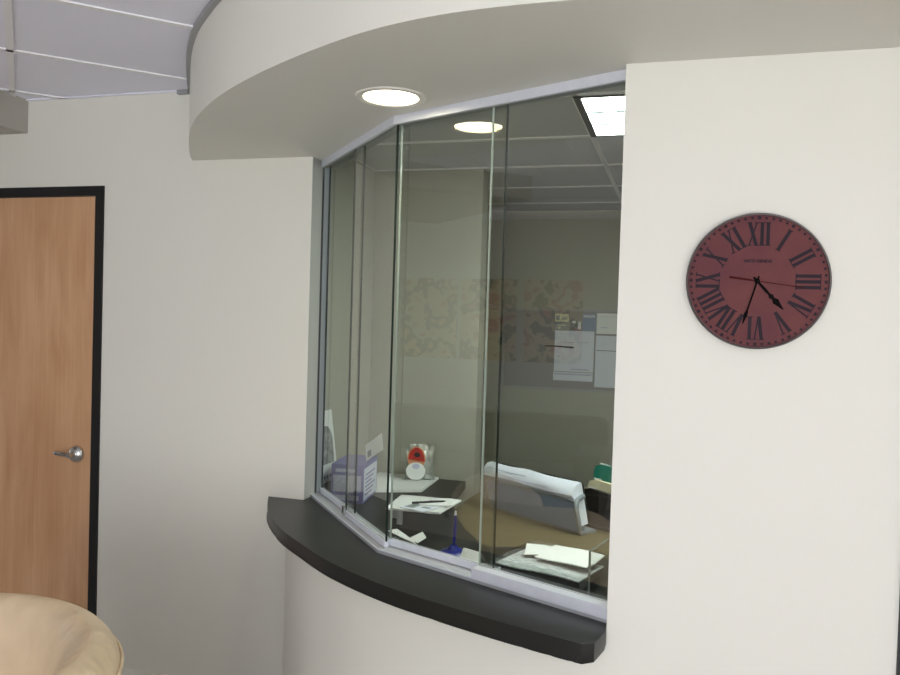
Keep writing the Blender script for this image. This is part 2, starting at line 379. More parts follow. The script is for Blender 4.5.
rail('top_track', 2.257, ZS-0.0005, -0.006, 0.006, M['alu'])
rail('top_channel', 2.268, ZS-0.0006, 0.0062, 0.064, M['alu_dark'])
rail('bottom_track', ZT+0.0003, ZT+0.009, -0.021, 0.066, mat('track_aluminium', (0.45, 0.47, 0.50), 0.4, metal=0.3))
rail('track_upstand', ZT+0.0091, ZT+0.013, -0.021, -0.018, M['alu'])
# side jamb channels
mt = frame(GL, GA)
bm = bmesh.new(); box(bm, 0.000, 0.005, 0.0, 0.036, ZT+0.0095, 2.2565, mtx=mt); obj('side_jamb', bm, mat('jamb_channel', (0.20, 0.22, 0.235), 0.4), win)
bm = bmesh.new(); box(bm, 0.0052, 0.008, 0.004, 0.010, ZT+0.0095, 2.2565, mtx=mt); obj('side_gasket', bm, M['blackplastic'], win)
mt = frame(GA, GB)
def pane(F, x0, x1, y, label, shoe_h, shoe_z=0.0095, edges=('l', 'r'), edge_m=('edge', 'edge'), shoe_front=-0.004):
    root = thing('sliding_glass_panel', label, 'glass panel', group='panels of the reception window')
    root.matrix_world = F @ Matrix.Translation((x0, y, 0))
    w = x1-x0
    z0, z1 = ZT+shoe_z+0.001, 2.2665
    e = 0.0035
    obj('glass_sheet', bx(e, w-e, 0, 0.006, ZT+shoe_z+shoe_h-0.003, z1), M['glass'], root)
    obj('polished_edge', bx(0, e, 0, 0.006, ZT+shoe_z+shoe_h-0.003, z1), M[edge_m[0]], root)
    obj('polished_edge', bx(w-e, w, 0, 0.006, ZT+shoe_z+shoe_h-0.003, z1), M[edge_m[1]], root)
    bm = bmesh.new()
    if shoe_front < -0.01:
        wf = lambda d: (XJR-0.0006-F[0][3]-F[0][1]*(y+d))/F[0][0]-x0
        prism(bm, [(0, shoe_front), (wf(shoe_front), shoe_front), (wf(-0.0002), -0.0002), (0, -0.0002)], z0, ZT+shoe_z+shoe_h)
    else: box(bm, 0, w, shoe_front, -0.0002, z0, ZT+shoe_z+shoe_h)
    box(bm, 0, w, 0.0062, 0.010, z0, ZT+shoe_z+shoe_h); box(bm, 0, w, -0.0002, 0.0062, z0, ZT+shoe_z+shoe_h-0.0035)
    obj('bottom_shoe', bm, M['alu'], root)
    return root
# left facet: outer pane rear, inner pane front; front facet: left pane rear, right pane front
pane(FL, 0.009, 0.452, 0.030, 'narrow glass panel against the left jamb, nearest the waiting room wall', 0.022)
pane(FL, 0.398, La-0.010, 0.012, 'glass panel on the angled left facet, left of the corner', 0.022)
pane(FF, -0.016, 0.406, 0.045, 'glass panel right of the corner reflecting the yellow downlight', 0.022, edge_m=('edge_light', 'edge'))
pane(FF, 0.376, Lb+0.004, 0.012, 'widest glass panel beside the clock wall', 0.031, edge_m=('edge_light', 'edge_light'), shoe_front=-0.0338)
bm = bmesh.new(); box(bm, 0.408, 0.433, -0.005, 0.004, ZT+0.019, ZT+0.050, mtx=FL); 
lk = obj('track_lock', bm, M['chrome'], win, bevel=0.002)

# ------------------------------------------------------------------ downlight
t = thing('recessed_downlight', 'lit round downlight with cream trim set in the soffit', 'ceiling light', (*DL, ZS))
bm = bmesh.new(); lathe(bm, [(0.078, 0.010), (0.080, -0.003), (0.086, -0.006), (0.101, -0.004), (0.104, -0.0006), (0.0815, -0.0006), (0.0815, 0.012), (0.0815, 0.05)], 56)
obj('trim_ring', bm, M['trimring'], t, smooth=True)
bm = bmesh.new(); lathe(bm, [(0, -0.003), (0.074, -0.002), (0.0775, 0.004), (0.0775, 0.009), (0, 0.009)], 56)
obj('diffuser', bm, M['light'], t, smooth=True)
bm = bmesh.new(); lathe(bm, [(0.0812, 0.052), (0.0812, 0.12), (0, 0.12)], 40); obj('housing', bm, M['greytrim'], t)

# office troffer
t = thing('ceiling_troffer', 'lit rectangular light panel in the office ceiling', 'ceiling light', (0.22, 3.025, ZO))
bm = bmesh.new(); 
for q in ((-0.6, -0.575, -0.295, 0.295), (0.575, 0.6, -0.295, 0.295), (-0.575, 0.575, -0.295, -0.28), (-0.575, 0.575, 0.28, 0.295)): box(bm, *q, -0.010, -0.0008)
obj('dark_frame', bm, M['black'], t)
obj('lens', bx(-0.574, 0.574, -0.279, 0.279, -0.007, -0.002), M['troffer'], t)
bm = bmesh.new(); box(bm, -0.574, 0.574, -0.095, -0.072, -0.009, -0.0072); box(bm, -0.574, 0.574, 0.086, 0.109, -0.009, -0.0072)
obj('baffle', bm, mat('lens_rib', (0.5, 0.62, 0.66), 0.5), t)

# ------------------------------------------------------------------ clock
t = thing('wall_clock', 'round dark red wall clock with roman numerals on the cream wall', 'clock', (0.171, YR-0.0005, 1.759))
R = 0.158
def vmix(name, c1, c2):
    m = mat(name, c1, 0.6, spec=0.1); nt = m.node_tree; b = nt.nodes['Principled BSDF']
    tc = nt.nodes.new('ShaderNodeTexCoord'); n = nt.nodes.new('ShaderNodeTexNoise'); n.inputs['Scale'].default_value = 9; n.inputs['Detail'].default_value = 6
    r = nt.nodes.new('ShaderNodeValToRGB'); r.color_ramp.elements[0].position = .35; r.color_ramp.elements[1].position = .65
    r.color_ramp.elements[0].color = (*c1, 1); r.color_ramp.elements[1].color = (*c2, 1)
    nt.links.new(tc.outputs['Object'], n.inputs['Vector']); nt.links.new(n.outputs['Fac'], r.inputs[0]); nt.links.new(r.outputs[0], b.inputs['Base Color'])
    return m
SP = 0.08
face_m = vmix('clock_red', (0.115, 0.039, 0.047), (0.15, 0.050, 0.049))
num_m = mat('numeral_black', (0.028, 0.02, 0.027), 0.6, spec=0.1)
rim_m = mat('clock_rim', (0.035, 0.014, 0.014), 0.4)
bm = bmesh.new(); lathe(bm, [(0, 0), (R, 0), (R, 0.018), (R-0.002, 0.022), (R-0.005, 0.0215), (R-0.006, 0.017), (0, 0.017)], 96, 'Y')
for f in bm.faces:
    c = f.calc_center_median(); r = math.hypot(c.x, c.z)
    if r > R-0.007: f.material_index = 1
obj('dial', bm, [face_m, rim_m], t, smooth=True)
def stroke(bm, x0, y0, x1, y1, w, mt, z=0.0172, h=0.0006):
    d = Vector((x1-x0, y1-y0)).normalized(); n = Vector((-d.y, d.x))*w/2
    P = [(x0+n.x, y0+n.y), (x1+n.x, y1+n.y), (x1-n.x, y1-n.y), (x0-n.x, y0-n.y)]
    vs = []
    for hh in (z, z+h):
        for p in P: vs.append(bm.verts.new(mt @ Vector((p[0], -hh, p[1]))))
    for q in ((0, 1, 2, 3), (4, 7, 6, 5), (0, 4, 5, 1), (1, 5, 6, 2), (2, 6, 7, 3), (3, 7, 4, 0)): bm.faces.new([vs[i] for i in q])
NUM = ['XII', 'I', 'II', 'III', 'IV', 'V', 'VI', 'VII', 'VIII', 'IX', 'X', 'XI']
CW = {'I': 0.0130, 'V': 0.0255, 'X': 0.0265}
H0, H1 = 0.082, 0.136
for i, s in enumerate(NUM):
    a = -i*PI/6; mt = Matrix.Rotation(-a*-1*-1 if False else i*PI/6, 4, 'Y')
    bm = bmesh.new(); tot = sum(CW[c] for c in s); x = -tot/2; thick = 0.0078; thin = 0.0034
    for c in s:
        w = CW[c]; xc = x+w/2; hs = 0.0022
        def serif(xx, yy, ww): stroke(bm, xx-ww/2, yy, xx+ww/2, yy, hs, mt, z=0.0171)
        if c == 'I':
            stroke(bm, xc, H0, xc, H1, thick, mt); serif(xc, H0+hs/2, w*0.95); serif(xc, H1-hs/2, w*0.95)
        if c == 'V':
            stroke(bm, xc-w*0.3, H1, xc, H0, thick, mt); stroke(bm, xc+w*0.32, H1, xc+0.001, H0, thin, mt, z=0.0173)
            serif(xc-w*0.3, H1-hs/2, w*0.42); serif(xc+w*0.3, H1-hs/2, w*0.38)
        if c == 'X':
            stroke(bm, xc-w*0.3, H1, xc+w*0.3, H0, thick, mt); stroke(bm, xc+w*0.3, H1, xc-w*0.3, H0, thin, mt, z=0.0173)
            for sx in (-1, 1): serif(xc+sx*w*0.3, H1-hs/2, w*0.4); serif(xc+sx*w*0.3, H0+hs/2, w*0.4)
        x += w
    obj('numeral', bm, num_m, t)
bm = bmesh.new()
for k in range(60):
    a = k*PI/30; r = 0.1465; s = 0.0028 if k % 5 else 0.0036
    mt = Matrix.Rotation(a, 4, 'Y'); stroke(bm, 0, r-s, 0, r+s, 2*s, mt)
obj('minute_dots', bm, num_m, t)
text_mesh('NICO GENEVE', 0.0095, 'dial_lettering', num_m, t, Matrix.Translation((0, -0.0176, 0.046)) @ Matrix.Rotation(PI/2, 4, 'X'), bold=0.0003)
def hand(name, ang, pts, m, z, th=0.001):
    mt = Matrix.Rotation(ang, 4, 'Y'); bm = bmesh.new(); lo = []; up = []
    for hh, L in ((z, lo), (z+th, up)):
        for x, y in pts: L.append(bm.verts.new(mt @ Vector((x, -hh, y))))
    bm.faces.new(lo); bm.faces.new(up[::-1])
    for i in range(len(pts)): j = (i+1) % len(pts); bm.faces.new([lo[i], up[i], up[j], lo[j]])
    return obj(name, bm, m, t)
sym = lambda L: [(x, y) for x, y in L]+[(-x, y) for x, y in L[::-1]]
red_m = mat('second_hand_red', (0.06, 0.006, 0.006), 0.6, spec=0.1)
hm = mat('hand_black', (0.004, 0.003, 0.003), 0.6, spec=0.05)
hand('hour_hand', math.radians(138), sym([(0.0025, -0.012), (0.0035, 0.03), (0.0024, 0.04), (0.006, 0.047), (0.003, 0.053), (0.0075, 0.062), (0.0045, 0.072), (0.001, 0.087)]), hm, 0.0185)
hand('minute_hand', math.radians(196), sym([(0.002, -0.012), (0.002, 0.07), (0.004, 0.078), (0.0042, 0.083), (0.001, 0.104)]), hm, 0.0197)
hand('second_hand', math.radians(98), sym([(0.0028, -0.062), (0.0022, -0.02), (0.0009, 0.0), (0.0008, 0.1)]), red_m, 0.0209, 0.0006)
bm = bmesh.new(); lathe(bm, [(0, 0.017), (0.006, 0.017), (0.006, 0.0215), (0.003, 0.0225), (0, 0.0228)], 20, 'Y'); obj('hand_pivot', bm, hm, t)

# ------------------------------------------------------------------ office worktop and desk
wt = [(-1.597, 3.1), (-1.597, 3.947), (-1.045, 3.947), (-1.018, 3.72), (-0.965, 3.44), (-0.905, 3.26), (-0.80, 3.04), (-0.69, 2.868), (-0.655, 2.84), (-0.60, 2.865), (-0.50, 2.90), (-0.3, 2.86), (1.6, 2.86), (1.6, 2.11), (-0.143, 2.11), (-0.845, 2.425), (-1.37, 3.01), (-1.45, 3.06)]
t = thing('office_worktop', 'black laminate worktop with a curved cutout behind the glass', 'worktop')
obj('worktop_slab', pr(wt, ZD-0.035, ZD), M['laminate'], t, bevel=0.0015)
obj('support_panel', bx(-1.58, -1.12, 3.60, 3.62, 0, ZD-0.0352), M['laminate'], t)
obj('support_panel', bx(-1.25, -1.23, 3.05, 3.59, 0, ZD-0.0352), M['laminate'], t)
obj('support_panel', bx(0.6, 0.62, 2.2, 2.8, 0, ZD-0.0352), M['laminate'], t)
t = thing('maple_desk', 'honey maple desk with a rounded end beyond the black worktop', 'desk')
md = [(1.5, 4.35), (-0.9, 4.35), (-0.95, 4.2), (-0.99, 3.9), (-1.0, 3.5), (-0.93, 3.3), (-0.85, 3.1), (-0.75, 2.98), (-0.6, 2.92), (1.5, 2.92)]
obj('desk_top', pr(md, ZM-0.028, ZM), M['maple_desk'], t, bevel=0.002)
for x, y in ((-0.82, 4.2), (-0.55, 3.05), (1.4, 4.25), (1.4, 3.05)):
    obj('leg', bx(x-0.025, x+0.025, y-0.025, y+0.025, 0, ZM-0.0285), M['blackplastic'], t)

# ------------------------------------------------------------------ pinboard
t = thing('pinboard', 'grey fabric pinboard with a dark frame on the far office wall', 'board', (-0.55, 5.5495, 1.455))
obj('fabric_panel', bx(-0.655, 0.655, -0.010, 0, -0.275, 0.275), M['board'], t)
bm = bmesh.new(); 
for q in ((-0.67, 0.67, 0.2755, 0.288), (-0.67, 0.67, -0.288, -0.2755), (-0.67, -0.6555, -0.2755, 0.2755), (0.6555, 0.67, -0.2755, 0.2755)): box(bm, q[0], q[1], -0.016, 0, q[2], q[3])
obj('board_frame', bm, M['greytrim'], t)
YB = 5.5385
def sheet(name, x0, x1, z0, z1, m, label, cat, off=0.0, th=0.0012, group=None):
    root = thing(name, label, cat, ((x0+x1)/2, YB-off, z0), 0, group)
    w = (x1-x0)/2; h = z1-z0
    obj('page', bx(-w, w, -th, 0, 0, h), m, root)
    return root, w, h
def marks(root, name, rects, m, y=-0.0016):
    bm = bmesh.new()
    for (x0, x1, z0, z1) in rects: box(bm, x0, x1, y-0.0004, y, z0, z1)
    return obj(name, bm, m, root)
# calendar: picture page above, two lower sheets
r, w, h = sheet('wall_calendar', -0.842, -0.565, 1.303, 1.592, M['paper_blue'], 'white calendar sheet with faint printed lines at the left of the pinned papers', 'calendar')
marks(r, 'printed_lines', [(-0.02, 0.11, 0.012, 0.022), (-0.07, 0.0, 0.202, 0.208), (0.05, 0.10, 0.206, 0.212), (-0.12, -0.1, 0.1, 0.11)], M['lilac'])
r, w, h = sheet('paper_strip', -0.845, -0.567, 1.238, 1.298, M['paper_blue'], 'narrow white paper strip pinned just below the calendar', 'paper')
marks(r, 'shaded_band', [(-0.13, 0.13, 0.04, 0.052)], M['lilac'])
r, w, h = sheet('paper_sheet', -0.553, -0.30, 1.203, 1.565, M['paper_blue'], 'tall white sheet beside the calendar, cut off by the clock wall', 'paper')
marks(r, 'printed_rule', [(-0.12, 0.12, 0.255, 0.259)], M['ink'])
r, w, h = sheet('paper_notice', -0.551, -0.36, 1.578, 1.722, M['paper'], 'small white notice pinned at the top right of the board', 'paper', 0.002)
marks(r, 'printed_lines', [(-0.07, -0.02, 0.04, 0.046), (-0.07, 0.07, 0.118, 0.121)], M['lilac'])
r, w, h = sheet('small_card', -0.845, -0.748, 1.655, 1.71, M['cream_paper'], 'upper of two small cards above the calendar', 'card')
marks(r, 'printed_lines', [(-0.04, -0.015, 0.012, 0.044), (0.0, 0.04, 0.03, 0.022), (-0.005, 0.04, 0.014, 0.018)], M['print'])
r, w, h = sheet('small_card', -0.842, -0.745, 1.597, 1.648, M['print'], 'lower of two small cards above the calendar, darker', 'card')
marks(r, 'printed_lines', [(-0.04, 0.03, 0.03, 0.036), (-0.03, -0.01, 0.008, 0.02)], M['cream_paper'])
r, w, h = sheet('photo_print', -0.73, -0.655, 1.596, 1.672, M['photo'], 'small dark photo with white patches above the calendar', 'photo')
marks(r, 'pale_patches', [(-0.03, -0.005, 0.05, 0.068), (0.012, 0.034, 0.01, 0.06)], M['paper'])
r, w, h = sheet('photo_print', -0.650, -0.558, 1.598, 1.716, M['greyplastic'], 'grey photo with a white lettered top beside the small notice', 'photo')
text_mesh('noom', 0.034, 'lettering', M['paper'], r, Matrix.Translation((0, -0.0016, 0.102)) @ Matrix.Rotation(PI/2, 4, 'X'), bold=0.0006)
t = thing('black_marker', 'black marker lying across the edge of the calendar', 'pen', (-0.83, YB-0.0075, 1.480))
bm = bmesh.new(); tube(bm, [(-0.08, 0, 0.0), (0.0, 0, 0), (0.06, 0, -0.003)], 0.005, 12); obj('barrel', bm, M['ink'], t, smooth=True)
bm = bmesh.new(); tube(bm, [(0.0603, 0, -0.003), (0.125, 0, -0.006)], 0.0062, 12); obj('cap', bm, M['ink'], t, smooth=True)

# ------------------------------------------------------------------ things on the worktop
e = 0.0004
def quad_paper(name, pts, z, m, label, cat, th=0.002, group=None):
    cx = sum(p[0] for p in pts)/len(pts); cy = sum(p[1] for p in pts)/len(pts)
    o = obj(name, pr([(p[0]-cx, p[1]-cy) for p in pts], 0, th), m); o.location = (cx, cy, z)
    return tag(o, label, cat, group)
# pinned leaflet on the side wall
t = thing('wall_leaflet', 'tall white leaflet with a grey arched picture beside the left window jamb', 'leaflet', (-1.599, 3.37, 0.862), 0)
bm = bmesh.new(); mt = Matrix.Identity(4)
vs = [bm.verts.new(p) for p in ((0.03, -0.13, 0), (0.03, 0.115, 0), (0.004, 0.075, 0.335), (0.004, -0.10, 0.335))]
vs2 = [bm.verts.new(v.co+Vector((0.003, 0, 0.001))) for v in vs]
bm.faces.new(vs); bm.faces.new(vs2[::-1])
for i in range(4): j = (i+1) % 4; bm.faces.new([vs[i], vs2[i], vs2[j], vs[j]])
obj('sheet', bm, M['paper'], t)
bm = bmesh.new()
def onleaf(y, z, off=0.0045): return Vector((0.03-0.026*z/0.335+off, y, z))
arch = [(-0.085, 0.085), (0.075, 0.085), (0.07, 0.2)]+[(-0.005+0.068*math.cos(a), 0.2+0.065*math.sin(a)) for a in [PI*k/10 for k in range(1, 10)]]+[(-0.075, 0.2)]
va = [bm.verts.new(onleaf(*p)) for p in arch]; vb = [bm.verts.new(onleaf(*p, off=0.005)) for p in arch]
bm.faces.new(va); bm.faces.new(vb[::-1])
for i in range(len(arch)): j = (i+1) % len(arch); bm.faces.new([va[i], vb[i], vb[j], va[j]])
obj('arched_picture', bm, M['photo'], t)
bm = bmesh.new()
for k in range(7): 
    y = -0.11+k*0.032; v = [bm.verts.new(onleaf(y+dy, 0.02+dz, 0.0052)) for dy, dz in ((0, 0), (0.02, 0), (0.02, 0.015), (0, 0.015))]; bm.faces.new(v)
obj('printed_lines', bm, M['print'], t)

# purple carton with a flyer on top
t = thing('purple_carton', 'purple and lilac printed carton standing behind the left glass facet', 'box', (-1.345, 3.27, ZD+e), math.radians(8))
obj('carton_body', bx(-0.15, 0, 0, 0.26, 0, 0.175), M['purple'], t, bevel=0.001)
bm = bmesh.new(); box(bm, 0.0002, 0.0012, 0.012, 0.25, 0.012, 0.155)
obj('side_label', bm, M['paper_blue'], t)
bm = bmesh.new()
for k in range(6): box(bm, 0.0013, 0.0018, 0.03+0.01*(k % 2), 0.15+0.03*(k % 3), 0.03+k*0.018, 0.037+k*0.018)
obj('side_print', bm, M['purple'], t)
bm = bmesh.new(); box(bm, -0.14, -0.01, -0.0012, -0.0002, 0.05, 0.125); obj('front_label', bm, M['lilac'], t)
bm = bmesh.new(); box(bm, -0.13, -0.03, -0.0012, -0.0002, 0.14, 0.155); box(bm, -0.13, -0.02, -0.0012, -0.0002, 0.012, 0.035); obj('front_print', bm, M['lilac'], t)
t = thing('white_flyer', 'small white flyer with a dark square leaning on the purple carton', 'flyer', (-1.30, 3.30, ZD+0.1765), math.radians(-28))
mt = Matrix.Rotation(math.radians(-32), 4, 'Y') @ Matrix.Rotation(math.radians(-18), 4, 'X')
bm = bmesh.new(); box(bm, -0.075, 0.06, 0, 0.002, 0.018, 0.100, mtx=Matrix.Translation((0, 0, 0.03)) @ mt); obj('card', bm, M['paper'], t)
bm = bmesh.new(); box(bm, -0.060, -0.03, -0.0008, -0.0002, 0.030, 0.060, mtx=Matrix.Translation((0, 0, 0.03)) @ mt); obj('dark_square', bm, M['print'], t)

# flat white tray with a foil bag
quad_paper('white_folder', [(-1.40, 3.50), (-1.175, 3.60), (-1.19, 3.935), (-1.52, 3.92), (-1.50, 3.62)], ZD+e, M['paper'], 'white folder lying flat under the foil bag', 'folder', 0.012)
t = thing('foil_bag', 'crumpled silver snack bag with a red oval label', 'bag', (-1.262, 3.83, ZD+0.0128), math.radians(14))
bm = bmesh.new(); nx, nz = 14, 16
grid = {}
for s in (0, 1):
    for i in range(nx+1):
        for k in range(nz+1):
            u = i/nx*2-1; v = k/nz
            puff = 0.030*(1-u*u)**0.5*(math.sin(PI*min(1, v*1.15+0.12))**0.7 if 0 < v*1.15+0.12 < 1 else 0.02)
            wob = 0.006*math.sin(9*u+5*v)+0.005*math.sin(13*v+3*u)+random.uniform(-0.0025, 0.0025)
            edge_ = (abs(u) == 1 or k in (0, nz))
            y = (0 if edge_ else (-puff if s == 0 else puff))+wob*(0.6 if edge_ else 1)
            if s == 1 and edge_: grid[s, i, k] = grid[0, i, k]; continue
            grid[s, i, k] = bm.verts.new((u*0.078*(1-0.12*math.sin(PI*v)), y, max(0.0, v*0.185+random.uniform(-.002, .002)*(k > 0))))
for s in (0, 1):
    for i in range(nx):
        for k in range(nz):
            q = [grid[s, i, k], grid[s, i+1, k], grid[s, i+1, k+1], grid[s, i, k+1]]
            bm.faces.new(q if s == 0 else q[::-1])
obj('bag_body', bm, M['foil'], t, smooth=True)
def disc(name, cx, cz, rx, rz, y, m, parent, arc=(0, 2*PI)):
    bm = bmesh.new(); n = 20
    P = [(cx+rx*math.cos(arc[0]+(arc[1]-arc[0])*k/n), cz+rz*math.sin(arc[0]+(arc[1]-arc[0])*k/n)) for k in range(n)]
    a = [bm.verts.new((p[0], y, p[1])) for p in P]; b = [bm.verts.new((p[0], y-0.001, p[1])) for p in P]
    bm.faces.new(a); bm.faces.new(b[::-1])
    for i in range(n): j = (i+1) % n; bm.faces.new([a[i], a[j], b[j], b[i]])
    return obj(name, bm, m, parent)
disc('orange_panel', -0.016, 0.118, 0.047, 0.058, -0.0375, M['orange'], t)
disc('red_label', -0.016, 0.100, 0.043, 0.072, -0.0395, M['red'], t, (0, PI))
disc('white_panel', -0.018, 0.050, 0.050, 0.046, -0.0388, M['paper'], t)
disc('emblem', -0.016, 0.075, 0.020, 0.014, -0.0405, M['lilac'], t)
disc('emblem_dark', -0.012, 0.135, 0.016, 0.012, -0.0412, M['ink'], t)

# small riser with magazines
t = thing('desk_riser', 'low white riser stand with two grey metal legs', 'stand', (-1.03, 3.09, ZD+e), math.radians(-4))
rp = [(-0.085, -0.115), (0.14, -0.09), (0.145, 0.16), (-0.125, 0.13)]
obj('riser_top', pr(rp, 0.062, 0.070), M['paper'], t)
for x, y in ((-0.035, -0.085), (-0.095, -0.0)): obj('leg', bx(x-0.011, x+0.011, y-0.006, y+0.006, 0, 0.0615), M['legs'], t)
obj('leg', bx(0.09, 0.11, 0.10, 0.112, 0, 0.0615), M['chrome'], t)
zt = ZD+0.071
def flat(name, cx, cy, w, d, rz, z, m, label, cat, th=0.003, stripes=None, group=None):
    root = thing(name, label, cat, (cx, cy, z), math.radians(rz), group)
    obj('cover', bx(-w/2, w/2, -d/2, d/2, 0, th), m, root)
    if stripes:
        bm = bmesh.new()
        for s in stripes: box(bm, *s, th+0.0002, th+0.0006)
        obj('print', bm, M['print'], root)
    return root
flat('magazine', -0.99, 3.045, 0.12, 0.14, -18, zt, M['paper_blue'], 'lilac grey leaflet at the front of the riser', 'leaflet', 0.004, [(-0.05, -0.01, -0.05, 0.05), (0.01, 0.05, -0.02, 0.0)])
flat('magazine', -0.955, 3.13, 0.13, 0.13, 12, zt+0.0045, M['paper'], 'white leaflet with a dark printed block on the riser', 'leaflet', 0.004, [(-0.03, 0.03, -0.01, 0.015)])
t = thing('black_pen', 'black pen lying on the leaflets of the riser', 'pen', (-0.965, 3.10, zt+0.0125), math.radians(35))
bm = bmesh.new(); tube(bm, [(-0.06, 0, 0), (0.05, 0, 0), (0.064, 0, 0)], [0.004, 0.004, 0.001], 10); obj('barrel', bm, M['ink'], t, smooth=True)
bm = bmesh.new(); tube(bm, [(-0.085, 0, 0), (-0.0605, 0, 0)], 0.0045, 10); obj('cap', bm, M['ink'], t, smooth=True)

# folded slip near the corner
t = thing('folded_slip', 'folded white paper slip lying near the glass corner', 'paper', (-0.975, 2.85, ZD+e), 0)
bm = bmesh.new()
P = [(-0.105, 0.046), (-0.085, 0.086), (0.022, -0.006), (0.064, -0.092)]
prism(bm, [(-0.105, 0.046), (-0.082, 0.088), (0.035, -0.045), (0.064, -0.092)], 0, 0.0012)
obj('lower_fold', bm, M['paper'], t)
bm = bmesh.new(); vs = [(0.012, -0.020, 0.002), (0.045, 0.03, 0.016), (0.082, -0.035, 0.014), (0.062, -0.080, 0.002)]
a = [bm.verts.new(v) for v in vs]; b = [bm.verts.new((v[0], v[1], v[2]+0.001)) for v in vs]
bm.faces.new(a); bm.faces.new(b[::-1])
for i in range(4): j = (i+1) % 4; bm.faces.new([a[i], a[j], b[j], b[i]])
obj('raised_fold', bm, M['paper'], t)

# blue counter pen
t = thing('counter_pen', 'blue pen standing upright in a round blue base', 'pen', (-0.752, 2.70, ZD+e))
bm = bmesh.new(); lathe(bm, [(0, 0), (0.050, 0), (0.052, 0.006), (0.046, 0.013), (0.022, 0.018), (0.014, 0.032), (0.009, 0.022), (0, 0.022)], 36); obj('base', bm, M['blue'], t, smooth=True)
bm = bmesh.new(); tube(bm, [(0, 0, 0.0345), (0.001, 0, 0.06), (0.002, 0, 0.12), (0.003, 0, 0.142)], [0.005, 0.0068, 0.0062, 0.005], 14); obj('barrel', bm, M['blue'], t, smooth=True)
bm = bmesh.new(); tube(bm, [(0.003, 0, 0.1422), (0.0035, 0, 0.158)], [0.0055, 0.003], 12); obj('cap', bm, M['paper_blue'], t, smooth=True)

# tent card and small card
t = thing('tent_card', 'blank white folded tent card beside the blue pen', 'card', (-0.655, 2.60, ZD+e), math.radians(-14))
for sy, nm in ((-1, 'front_leaf'), (1, 'rear_leaf')):
    bm = bmesh.new()
    a = [bm.verts.new(p) for p in ((-0.043, sy*0.040, 0), (0.043, sy*0.040, 0), (0.030, sy*0.0012, 0.050), (-0.036, sy*0.0012, 0.055))]
    b = [bm.verts.new(v.co+Vector((0, -sy*0.0005, 0.0009))) for v in a]
    bm.faces.new(a); bm.faces.new(b[::-1])
    for i in range(4): j = (i+1) % 4; bm.faces.new([a[i], a[j], b[j], b[i]])
    obj(nm, bm, M['paper'], t)
quad_paper('business_card', [(-0.582, 2.578), (-0.545, 2.556), (-0.515, 2.610), (-0.555, 2.630)], ZD+e, M['paper_blue'], 'small pale card lying left of the acrylic tray', 'card', 0.001)

# acrylic letter tray
P0, P1 = Vector((-0.555, 2.515)), Vector((-0.236, 2.425))
F = frame(P0, P1, ZD+e); wl = (P1-P0).length; dp = 0.235
t = thing('letter_tray', 'clear acrylic letter tray holding newsprint beside the clock wall', 'tray'); t.matrix_world = F
obj('tray_base', bx(0, wl+0.06, 0, dp, 0, 0.003), M['clear'], t)
obj('front_panel', bx(0.004, wl-0.004, 0, 0.003, 0.0032, 0.06), M['clear'], t)
obj('back_panel', bx(0.004, wl-0.004, dp-0.003, dp, 0.0032, 0.075), M['clear'], t)
obj('side_panel', bx(-0.003, 0.0, 0, dp, 0, 0.06), M['clear'], t)
bm = bmesh.new(); box(bm, wl-0.0035, wl, 0, dp, 0.0032, 0.145)
obj('tall_side_panel', bm, M['clear'], t)
bm = bmesh.new(); box(bm, wl-0.004, wl+0.002, -0.0045, -0.0002, 0.0, 0.147); obj('panel_edge', bm, M['clear_edge'], t)
bm = bmesh.new(); box(bm, wl-0.004, wl+0.001, 0, dp, 0.1452, 0.148); obj('rim_edge', bm, M['clear_edge'], t)
bm = bmesh.new(); box(bm, 0.0, wl-0.0045, -0.003, -0.0002, 0.0, 0.003); obj('base_edge', bm, M['clear_edge'], t)
def wavy(name, cx, cy, w, d, rz, z, th, m, label, cat, amp=0.006, ph=0, lines=0, parent_t=None, bend=0.0):
    root = thing(name, label, cat)
    root.matrix_world = F @ Matrix.Translation((cx, cy, z)) @ Matrix.Rotation(math.radians(rz), 4, 'Z')
    bm = bmesh.new(); n, q = 14, 8; g = {}
    for s in (0, 1):
        for i in range(n+1):
            for k in range(q+1):
                x = (i/n-0.5)*w; y = (k/q-0.5)*d
                zz = amp*(1+math.sin(x*22+ph+y*6))/2+bend*max(0, k/q-0.5)*2
                g[s, i, k] = bm.verts.new((x, y, (0 if s == 0 else th)+zz))
    for s in (0, 1):
        for i in range(n):
            for k in range(q):
                f = bm.faces.new([g[s, i, k], g[s, i+1, k], g[s, i+1, k+1], g[s, i, k+1]])
                if s == 1 and lines and (k % 2 == 1) and 0 < i < n-1 and (i*3+k) % 5: f.material_index = 1
    for i in range(n):
        for k in (0, q): bm.faces.new([g[0, i, k], g[0, i+1, k], g[1, i+1, k], g[1, i, k]])
    for k in range(q):
        for i in (0, n): bm.faces.new([g[0, i, k], g[0, i, k+1], g[1, i, k+1], g[1, i, k]])
    obj('sheets', bm, [m, M['print']], root)
    return root
newsm = mat('newsprint', (0.46, 0.48, 0.50), 0.85, noise=0.45, nscale=55, nstretch=(1, 6, 1))
wavy('newspaper_stack', 0.150, 0.112, 0.275, 0.20, 2, 0.0036, 0.034, mat('newsprint_dark', (0.05, 0.055, 0.06), 0.85), 'dark stack of folded papers at the bottom of the acrylic tray', 'paper stack', 0.002)
wavy('newspaper', 0.150, 0.100, 0.30, 0.20, -2, 0.040, 0.004, newsm, 'grey printed newspaper on top of the tray stack', 'newspaper', 0.005, 1.0)
wavy('white_sheets', 0.085, 0.185, 0.12, 0.11, 22, 0.0505, 0.003, M['paper'], 'curled white sheets at the back left of the tray', 'paper', 0.006, 2.0, bend=0.004)
